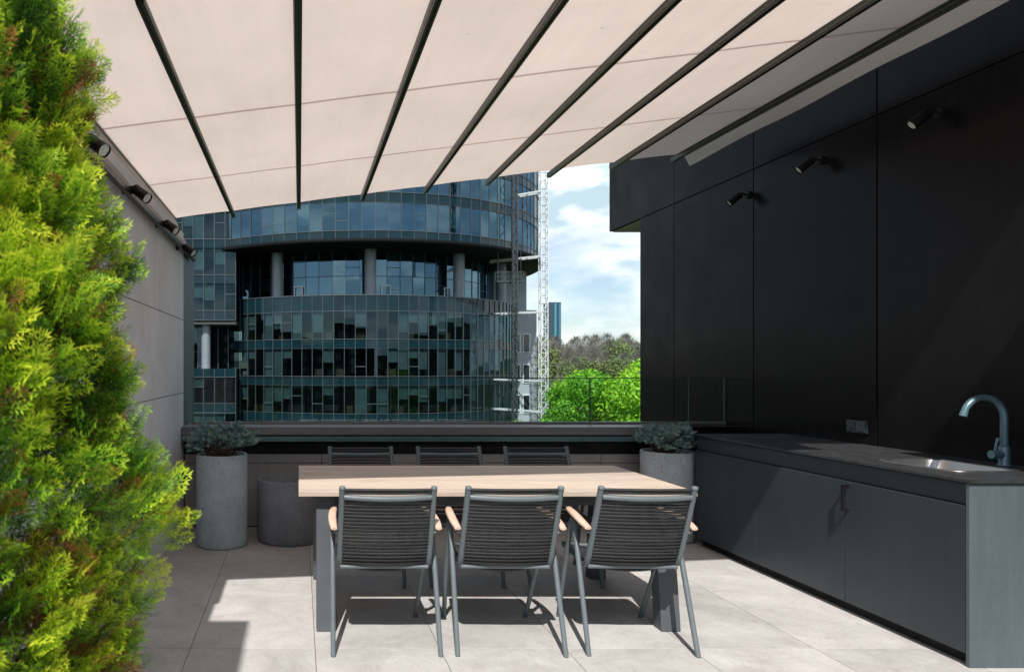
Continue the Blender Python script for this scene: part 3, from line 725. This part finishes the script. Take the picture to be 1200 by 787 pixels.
# ------------------------------------------------------------------ curved glass office building
gb = empty('glass_building', (6.3, 83, GZ)); tag(gb, 'curved dark teal glass office building opposite the terrace', 'building')
GO = gb.location
CXb, CYb = 6.3, 83.0
def P(r, a, z): return (CXb + r*math.sin(a), CYb - r*math.cos(a), z)
wins = []       # (quad, blind quad or None, weight)
grid = {'lower': MB(), 'upper': MB(), 'wing': MB(), 'recess': MB()}
spand = {'lower': MB(), 'upper': MB(), 'wing': MB()}
slabs = MB(); desks = MB(); blinds_extra = MB(); greys = MB(); gwin = MB()
rg = random.Random(21)
def spb(key, z):
    return bands_.setdefault((key, round(z, 2)), MB())
bands_ = {}; run = {'on': True, 'f': 1}
def put_window(p0, p1, z0, z1, nrm, mat_key, prio, blind_p=.6):
    """p0,p1 floor points of the pane; nrm outward"""
    j = [rg.uniform(-.011, .011) for _ in range(4)]
    n = Vector((nrm[0], nrm[1], 0))
    P0, P1 = Vector((p0[0], p0[1], 0)), Vector((p1[0], p1[1], 0))
    def pt(p, z, k): return tuple(p + n*k + Vector((0, 0, z)))
    quad = [pt(P0, z0, j[0]), pt(P1, z0, j[1]), pt(P1, z1, j[2]), pt(P0, z1, j[0]+j[2]-j[1])]
    bl = None
    if rg.random() < .28: run['on'] = rg.random() < blind_p; run['f'] = rg.choice([1, 1, 1, .75, .6, .5, .35])
    if run['on'] != (rg.random() < .14):
        fr_ = run['f'] if rg.random() < .6 else rg.choice([1, .8, .6, .5, .35]); zz0 = z1-(z1-z0)*fr_
        e = (P1-P0)*.03
        bl = [pt(P0+e, zz0, -.16), pt(P1-e, zz0, -.16), pt(P1-e, z1, -.16), pt(P0+e, z1, -.16)]
    wins.append((quad, bl, mat_key, prio))
    if rg.random() < .18:   # opening light: extra frame line
        e = (P1-P0)
        zz0 = z0+(z1-z0)*rg.choice([.35, .62])
        grid_cur.beam(tuple(P0+n*.02+Vector((0, 0, zz0))), tuple(P1+n*.02+Vector((0, 0, zz0))), .05, .06)
def arc_volume(key, Rr, a0, a1, mod, bands, zlo, zhi, mat_key, wprio, grey_from=None, blind_p=.6):
    global grid_cur
    n = int(round((a1-a0)/(mod/Rr))); G = grid[key]; grid_cur = G; Sp = spand[key]
    for i in range(n):
        u0, u1 = a0+(a1-a0)*i/n, a0+(a1-a0)*(i+1)/n; um = (u0+u1)/2
        p0, p1 = P(Rr, u0, 0), P(Rr, u1, 0); nr = (math.sin(um), -math.cos(um))
        q = P(Rr+.03, u0, 0); m_ = Matrix.Rotation(u0, 3, 'Z')
        G.obox((q[0], q[1], (zlo+zhi)/2), (.042, .08, zhi-zlo), m_)
        for (w0, w1, s0, s1) in bands:
            grey = grey_from is not None and um > grey_from
            if grey:
                if (i % 3) == 1: gwin.add([P(Rr, u0, w0+.5), P(Rr, u1, w0+.5), P(Rr, u1, w1-.1), P(Rr, u0, w1-.1)], [(0, 1, 2, 3)])
                else: greys.add([P(Rr, u0, w0), P(Rr, u1, w0), P(Rr, u1, w1), P(Rr, u0, w1)], [(0, 1, 2, 3)])
                greys.add([P(Rr, u0, s0), P(Rr, u1, s0), P(Rr, u1, s1), P(Rr, u0, s1)], [(0, 1, 2, 3)])
            else:
                put_window(p0, p1, w0, w1, nr, mat_key, wprio(um, (w0+w1)/2), blind_p)
                k_ = rg.uniform(-.006, .006)
                spb(key, s0).add([P(Rr+k_, u0, s0), P(Rr-k_, u1, s0), P(Rr-k_, u1, s1), P(Rr+k_, u0, s1)], [(0, 1, 2, 3)])
                if rg.random() < .30 and w1-w0 > 2:
                    cp = P(Rr-.9, um, 0); desks.obox((cp[0], cp[1], w0+.35), (rg.uniform(.4, .9), .5, .7), Matrix.Rotation(um, 3, 'Z'))
        for (w0, w1, s0, s1) in bands:
            for z in {w0, w1, s0, s1}: G.beam(P(Rr+.03, u0, z), P(Rr+.03, u1, z), .055, .05)
    for (w0, w1, s0, s1) in bands:
        N_ = 48; zc = (s0+s1)/2
        vs = [P(Rr-.3, 2*math.pi*j/N_, zc-.2) for j in range(N_)] + [P(Rr-.3, 2*math.pi*j/N_, zc+.2) for j in range(N_)]
        slabs.add(vs, [tuple(range(N_))[::-1], tuple(range(N_, 2*N_))] + [(j, (j+1) % N_, N_+(j+1) % N_, N_+j) for j in range(N_)])
A0 = -math.asin(13.0/19)
lower_b = [(6.72-3.5*k_-2.65, 6.72-3.5*k_, 6.72-3.5*k_-3.5, 6.72-3.5*k_-2.65) for k_ in range(7)]
arc_volume('lower', 19.0, A0, R(92), 1.03, lower_b, GZ, 8.24, 'win_glass', lambda a, z: (10 if z > -3.5 else 0) - abs(a), blind_p=.52)
# glass guard band on the roof edge of the lower volume
n = 42
for i in range(n):
    u0, u1 = A0+(R(92)-A0)*i/n, A0+(R(92)-A0)*(i+1)/n
    spb('lower', 6.72).add([P(19, u0, 6.72), P(19, u1, 6.72), P(19, u1, 8.2), P(19, u0, 8.2)], [(0, 1, 2, 3)])
    grid['lower'].beam(P(19.0, u0, 8.22), P(19.0, u1, 8.22), .12, .08)
upper_b = [(13.75+3.45*k_, 13.75+3.45*k_+2.55, 13.75+3.45*k_-.9, 13.75+3.45*k_) for k_ in range(5)]
arc_volume('upper', 21.5, R(-75), R(100), 1.2, upper_b, 12.85, 30, 'win_glass_up', lambda a, z: -5-abs(a), grey_from=R(60), blind_p=.25)
recess_b = [(8.3, 10.3, 8.25, 8.3), (10.3, 12.7, 12.7, 12.75)]
spand['recess'] = MB()
arc_volume('recess', 16.6, R(-80), R(100), 1.35, recess_b, 8.25, 12.8, 'win_glass_up', lambda a, z: -3-abs(a), blind_p=.12)
# wing, flat
WYb = 66.0
grid_cur = grid['wing']; G = grid['wing']
xs2 = [-17.5+1.03*i for i in range(12)]
wing_b = [(w0, w1, s0, s1) for (w0, w1, s0, s1) in [(6.9+3.45*k_, 9.45+3.45*k_, 6.0+3.45*k_, 6.9+3.45*k_) for k_ in range(7)] + [(-2.05-3.5*k_, .5-3.5*k_, -2.95-3.5*k_, -2.05-3.5*k_) for k_ in range(4)]]
for xa, xb in zip(xs2[:-1], xs2[1:]):
    for (w0, w1, s0, s1) in wing_b:
        put_window((xa, WYb), (xb, WYb), w0, w1, (0, -1), 'win_glass', -1 if w0 > -4 else -20, .35)
        spb('wing', s0).add([(xa, WYb, s0), (xb, WYb, s0), (xb, WYb, s1), (xa, WYb, s1)], [(0, 1, 2, 3)])
    spb('wing', .5).add([(xa, WYb, .5), (xb, WYb, .5), (xb, WYb, 1.3), (xa, WYb, 1.3)], [(0, 1, 2, 3)])
    put_window((xa, WYb+3), (xb, WYb+3), 1.4, 5.9, (0, -1), 'win_glass', -2, .2)
for x in xs2:
    G.box(x-.025, x+.025, WYb-.08, WYb+.02, 6.0, 31); G.box(x-.025, x+.025, WYb-.08, WYb+.02, GZ, 1.3); G.box(x-.03, x+.03, WYb+2.94, WYb+3, 1.3, 6)
for (w0, w1, s0, s1) in wing_b:
    for z in {w0, w1, s0, s1}: G.box(xs2[0], xs2[-1], WYb-.07, WYb+.01, z-.03, z+.03)
    slabs.box(xs2[0], xs2[-1], WYb+.25, WYb+14, (s0+s1)/2-.2, (s0+s1)/2+.2)
slabs.box(xs2[0], xs2[-1], WYb+.1, WYb+14, 5.6, 5.98); slabs.box(xs2[0], xs2[-1], WYb+.1, WYb+14, 1.0, 1.29)
for z0_, z1_ in ((GZ, 1.3), (6.0, 31)):
    spand['wing'].add([(xs2[-1]+.02, WYb-.02, z0_), (xs2[-1]+.02, WYb+8, z0_), (xs2[-1]+.02, WYb+8, z1_), (xs2[-1]+.02, WYb-.02, z1_)], [(0, 1, 2, 3)])
slabs.box(xs2[0]-.3, xs2[0], WYb, WYb+14, GZ, 31)
# windows: the hundred that show largest are their own parts
wins.sort(key=lambda w: -w[3])
rest = {'win_glass': MB(), 'win_glass_up': MB()}
for i, (q_, bl, mk, pr) in enumerate(wins):
    if i < 100:
        m = MB(); m.add(q_, [(0, 1, 2, 3)]); wo_ = m.build('window', M[mk], gb, GO)
        if bl: m = MB(); m.add(bl, [(0, 1, 2, 3)]); m.build('blind', M['blind'], wo_, GO)
    else:
        rest[mk].add(q_, [(0, 1, 2, 3)])
        if bl: blinds_extra.add(bl, [(0, 1, 2, 3)])
for mk, m in rest.items(): tag(m.build('small_windows', M[mk], gb, GO), kind='stuff')
tag(blinds_extra.build('small_blinds', M['blind'], gb, GO), kind='stuff')
for key in ('lower', 'upper', 'wing', 'recess'):
    grid[key].build('mullion_grid', M['mullion'], gb, GO)
for m in bands_.values(): m.build('spandrel_band', M['spandrel'], gb, GO)
spand['wing'].build('side_wall', M['spandrel'], gb, GO)
slabs.build('floor_slabs', M['slab'], gb, GO)
tag(desks.build('office_boxes', M['desk'], gb, GO), kind='stuff')
greys.build('grey_panels', M['facade_grey'], gb, GO); gwin.build('dark_windows', M['dark_win'], gb, GO)
b = MB(); b.lathe(CXb, CYb, [(12.5, GZ), (12.5, 30)], 48); b.box(-17, -7, WYb+7, WYb+7.3, GZ, 31); b.build('core_walls', M['office'], gb, GO)
b = MB(); b.lathe(CXb, CYb, [(0, 8.2), (18.9, 8.2), (18.9, 8.14), (0, 8.14)], 72); b.build('terrace_roof', M['slab'], gb, GO)
b = MB(); b.lathe(CXb, CYb, [(0, 12.78), (21.8, 12.62), (21.9, 12.7), (21.9, 13.0), (21.5, 13.05)], 96); b.build('overhang_rim', M['rim'], gb, GO)
b = MB(); b.lathe(CXb, CYb, [(21.45, 30), (0, 30.1)], 72); b.build('roof', M['slab'], gb, GO)
for a in (-58.5, -28.5, 1.5, 32.5, 62, 92):
    c = P(17.8, R(a), 0); b = MB(); b.lathe(c[0], c[1], [(.56, 8.2), (.56, 12.75)], 28); b.build('column', M['column'], gb, GO)
for x in (-15.1, -9.2):
    b = MB(); b.lathe(x, WYb+1.2, [(.45, 1.3), (.45, 5.6)], 24); b.build('column', M['column'], gb, GO)
for a in (-22.5, 7.2, 31.0):
    b = MB(); p0 = Vector(P(16.72, R(a), 0)); m_ = Matrix.Rotation(R(a), 3, 'Z')
    for (dx, dz, w_, h_) in ((0, 8.36, .95, .09), (0, 9.36, .95, .09), (-.43, 8.86, .09, .92), (.43, 8.86, .09, .92)):
        b.obox(p0 + m_ @ Vector((dx, 0, 0)) + Vector((0, 0, dz)), (w_, .08, h_), m_)
    b.build('window_frame', M['white_frame'], gb, GO)
# pale service block behind the curve
b = MB(); b.box(19, 27.3, 78.6, 95, GZ, 8.0); b.box(19, 26.6, 80, 95, 8.0, 30); b.build('service_block', M['facade_grey'], gb, GO)
for k_ in range(7):
    z = 4.2-3.5*k_
    for x in (25.0, 26.1):
        b = MB(); b.box(x-.42, x+.42, 78.50, 78.585, z-1.1, z+1.1); f_ = b.build('window_frame', M['white_frame'], gb, GO)
        b = MB(); b.box(x-.32, x+.32, 78.47, 78.495, z-1.0, z+1.0); b.build('pane', M['dark_win'], f_, GO)
for k_ in range(4):
    z = 15.5+3.5*k_
    b = MB(); b.box(25.3, 26.4, 79.9, 79.99, z-1.2, z+1.2); b.build('window', M['dark_win'], gb, GO)

# hoist mast and its modelled reflection
def mast(x, y, w, z0, z1, m, label, plat=True, step=.8, t=.075):
    o = empty('hoist_mast_or_reflection', (x, y, z0)); tag(o, label, 'mast')
    b = MB(); h = w/2; H_ = z1-z0
    for sx in (-h, h):
        for sy in (-h, h): b.box(sx-t/2, sx+t/2, sy-t/2, sy+t/2, 0, H_)
    nst = int(H_/step)
    for i in range(nst):
        z = i*step
        b.box(-h+t/2, h-t/2, -h-t/3, -h+t/3, z, z+t*.8); b.box(-h+t/2, h-t/2, h-t/3, h+t/3, z, z+t*.8)
        s = 1 if i % 2 else -1
        b.beam((-h*s, -h, z), (h*s, -h, z+step), t*.6, t*.6); b.beam((h*s, h, z), (-h*s, h, z+step), t*.6, t*.6); b.beam((-h, -h*s, z), (-h, h*s, z+step), t*.6, t*.6)
        b.beam((h, -h*s, z), (h, h*s, z+step), t*.6, t*.6)
    b.build('lattice', m, o)
    if plat:
        for z in (-2.9, .1, 6.8, 12.2, 18.5):
            b = MB(); b.beam((-h, -.3, z-z0), (-4.2, 3.5, z-z0+.1), .14, .16); b.beam((-h, .6, z-z0), (-4.0, 4.5, z-z0+.1), .14, .16)
            for k_ in range(5): u = k_/4; b.beam((-h-3.6*u, -.3+3.7*u, z-z0), (-h-3.4*u, .6+3.8*u, z-z0), .08, .08)
            b.build('wall_tie', m, o)
    return o
mast(23.75, 66.5, .66, GZ, 24, M['galv'], 'white lattice hoist mast standing beside the glass building')
o = mast(18.9, 59.9, .34, GZ, 24, M['mast_dark'], 'thin dark lattice mast against the glass facade', plat=False, step=.55, t=.07)  # reflection of the white mast in the glass, built as a solid lattice
# suspended work cradle
cr_ = empty('work_cradle', (20.3, 66.0, 9.6)); tag(cr_, 'small dark suspended work cradle beneath the black overhang', 'cradle')
b = MB(); b.box(-1.3, 1.3, -.35, .35, 0, .14); b.build('deck', M['mast_dark'], cr_)
b = MB()
for z in (.55, 1.0):
    b.box(-1.3, 1.3, -.36, -.31, z, z+.05); b.box(-1.3, 1.3, .31, .36, z, z+.05)
for x in (-1.28, -.65, 0, .65, 1.28): b.box(x-.025, x+.025, -.355, -.315, .14, 1.0); b.box(x-.025, x+.025, .315, .355, .14, 1.0)
b.build('rail', M['mast_dark'], cr_)
b = MB(); b.tube([(-1.1, 0, 0), (-1.1, 0, 3.1)], .025, 6); b.tube([(1.1, 0, 0), (1.1, 0, 3.1)], .025, 6); b.build('cable', M['mast_dark'], cr_)

# far tower
tw = empty('office_tower', (264, 700, -10)); tag(tw, 'slim distant blue office tower with a cyan stripe above the wood', 'building')
b = MB(); b.box(-9, 4.2, 0, 14, 0, 78); b.build('body', M['tower'], tw)
b = MB(); b.box(-2.6, -.8, -.4, 0, 0, 77); b.box(2.4, 3.4, -.4, 0, 0, 77); b.build('cyan_strip', M['tower_cyan'], tw)
b = MB()
for z in range(3, 78, 4): b.box(-9, -2.8, -.3, -.02, z, z+.5)
b.build('floor_bands', M['mullion'], tw)

# city block behind the terrace, seen only as dark shapes in the facade glass
for i, (x0_, x1_, y0_, y1_, h_) in enumerate([(-70, -28, -60, -40, 26), (-24, 22, -75, -50, 31), (26, 75, -62, -42, 24), (80, 130, -50, -20, 27), (-130, -75, -45, -15, 29), (95, 125, 0, 45, 30), (-125, -90, 0, 50, 30)]):
    o = empty('apartment_block', ((x0_+x1_)/2, (y0_+y1_)/2, GZ))
    tag(o, ['dark apartment block across the street behind the viewer, left', 'tallest dark apartment block behind the viewer', 'low dark apartment block behind the viewer, right', 'dark apartment block far to the right behind the viewer', 'dark apartment block far to the left behind the viewer', 'dark apartment block far off to the right of the terrace', 'dark apartment block far off to the left of the terrace'][i], 'building', 'blocks reflected in the glass facade')
    b = MB(); b.box(x0_, x1_, y0_, y1_, GZ, GZ+h_); b.build('wall', M['city'], o, o.location)
    b = MB()
    for zz_ in np.arange(GZ+1.5, GZ+h_-2, 3.2):
        for xx_ in np.arange(x0_+1.2, x1_-2, 3.1): b.box(xx_, xx_+1.6, y1_, y1_+.05, zz_, zz_+1.7)
    tag(b.build('windows', M['blind'], o, o.location), kind='stuff')

# ------------------------------------------------------------------ trees
def leaf_quads(rg, centers, radii, n_each, size, flat=.75):
    V_, T_ = [], []
    for c, r in zip(centers, radii):
        n_ = int(n_each*(r**2)); d = rg.normal(0, 1, (n_, 3)); d /= np.linalg.norm(d, axis=1)[:, None]
        rad_ = r*rg.uniform(.72, 1.06, n_)[:, None]; p = c + d*rad_*np.array([1, 1, flat])
        nrm = d + rg.normal(0, .55, (n_, 3)); nrm /= np.linalg.norm(nrm, axis=1)[:, None]
        a_ = np.cross(nrm, rg.normal(0, 1, (n_, 3))); a_ /= np.linalg.norm(a_, axis=1)[:, None]; b_ = np.cross(nrm, a_)
        s = size*rg.uniform(.6, 1.3, n_)[:, None]
        V_.append(np.stack([p-a_*s, p-b_*s*.55, p+a_*s, p+b_*s*.55], 1).reshape(-1, 3))
        T_.append(np.clip(rg.uniform(.12, .85)+rg.normal(0, .2, n_), 0, 1))
    return np.concatenate(V_), np.concatenate(T_)
def tree(x, y, top, r, seed, label, tint=0.0, nlob=64, size=.13, dens=420):
    rg = np.random.RandomState(seed); o = empty('tree', (x, y, GZ)); tag(o, label, 'tree', 'green trees beyond the railing')
    H_ = top-GZ; cz = H_ - r*1.1
    cs, rs = [], []
    for i in range(nlob):
        d = rg.normal(0, 1, 3); d /= np.linalg.norm(d); d[2] = d[2]*.9+.05; k_ = rg.uniform(.55, .84)
        cs.append(np.array([0, 0, cz]) + d*np.array([r, r, r*1.1])*k_); rs.append(r*rg.uniform(.2, .34))
    V_, T_ = leaf_quads(rg, cs, rs, dens, size)
    np_mesh('crown', V_, np.arange(len(V_)).reshape(-1, 4), np.clip(T_+tint, 0, 1), M['linden'], o)
    b = MB(); b.tube([(0, 0, 0), (.1, 0, H_*.35), (.0, .1, cz), (0, 0, cz+r*.6)], [.38, .3, .2, .05], 10)
    for c in cs[:16]:
        b.tube([(0, 0, cz-r*.8), tuple(c*.5+np.array([0, 0, (cz-r*.3)*.5])), tuple(c*.8+np.array([0, 0, cz*.2]))], [.07, .05, .02], 5)
    b.build('trunk', M['bark'], o); return o
tree(21.0, 45, 2.6, 4.9, 1, 'round bright green leafy tree beside the black wall beyond the glass railing', .1)
tree(20.2, 49, -.6, 2.7, 2, 'smaller bright green tree left of the round one, beside the hoist mast', .0)
tree(25.9, 52, 0.2, 4.2, 4, 'bright green tree mostly hidden behind the black wall', -.1)
tree(18.3, 56, -2.4, 2.6, 8, 'low yellow green tree at the foot of the glass building', .25)
# far wood: bare twiggy crowns and dull green ones along the ridge
def far_wood():
    rg = np.random.RandomState(5); V_, T_ = [], []
    rows = [(335, 0, 66, 11.0, .12), (300, 1, 66, 10, .3), (250, 2, 56, 9.5, .75), (200, 3, 46, 10, .65), (150, 4, 36, 9.5, .75), (115, 5, 22, 9, .9)]
    for (y, k_, n_, hh, green) in rows:
        for i in range(n_):
            xx = y*(.2+ .55*(i+rg.uniform(-.4, .4))/n_); yy_ = y+rg.uniform(-12, 12)
            u = min(1, max(0, (yy_-120)/230)); gz = GZ - .3 + 17.5*u*u*(3-2*u) + 4*math.sin(xx*.012)*u
            h = hh*rg.uniform(.72, 1.2)*(1 + (.15 if y > 290 else 0)); w_ = h*rg.uniform(.32, .46)
            isg = rg.rand() < green
            if isg:
                nn_ = 900; d = rg.normal(0, 1, (nn_, 3)); d /= np.linalg.norm(d, axis=1)[:, None]; d *= rg.uniform(.5, 1, (nn_, 1))
                d *= 1+.2*np.sin(d[:, :1]*9+i)*np.cos(d[:, 2:]*8)
                p = np.array([xx, yy_, gz+h*.6]) + d*np.array([w_, w_, h*.42])
                a_ = rg.normal(0, 1, (nn_, 3)); a_ /= np.linalg.norm(a_, axis=1)[:, None]; b_ = np.cross(a_, rg.normal(0, 1, (nn_, 3))); b_ /= np.linalg.norm(b_, axis=1)[:, None]
                s = y*.0011*rg.uniform(.7, 1.4, (nn_, 1))
                V_.append(np.stack([p-a_*s, p-b_*s, p+a_*s, p+b_*s], 1).reshape(-1, 3)); T_.append(np.clip(rg.uniform(.55, .95)+rg.normal(0, .05, nn_), .52, 1))
            else:
                nn_ = 950; t_ = rg.uniform(0, 1, nn_); az = rg.uniform(0, 6.28, nn_)
                rr_ = w_*np.sqrt(rg.uniform(0, 1, nn_))*np.sin(np.pi*np.clip(t_*.85+.12, 0, 1))
                p = np.stack([xx+rr_*np.cos(az), yy_+rr_*np.sin(az), gz+h*(.25+.72*t_)], 1)
                d = np.stack([np.cos(az)*.6, np.sin(az)*.6, np.ones(nn_)], 1)+rg.normal(0, .3, (nn_, 3)); d /= np.linalg.norm(d, axis=1)[:, None]
                L = h*rg.uniform(.05, .16, (nn_, 1)); s = np.array([1, 0, 0])*y*.00017
                V_.append(np.stack([p-s, p+s, p+d*L+s*.3, p+d*L-s*.3], 1).reshape(-1, 3)); T_.append(np.clip(rg.uniform(.05, .42)+rg.normal(0, .04, nn_), 0, .44))
                ts = np.array([[xx-y*.0003, yy_, gz], [xx+y*.0003, yy_, gz], [xx+y*.0001, yy_, gz+h*.8], [xx-y*.0001, yy_, gz+h*.8]]); V_.append(ts); T_.append(np.array([.2]))
    V_ = np.concatenate(V_); T_ = np.concatenate(T_)
    o = np_mesh('far_wood', V_, np.arange(len(V_)).reshape(-1, 4), T_, M['wood_far'])
    tag(o, 'distant wood of bare and dull green trees on the ridge', 'wood', kind='stuff')
far_wood()
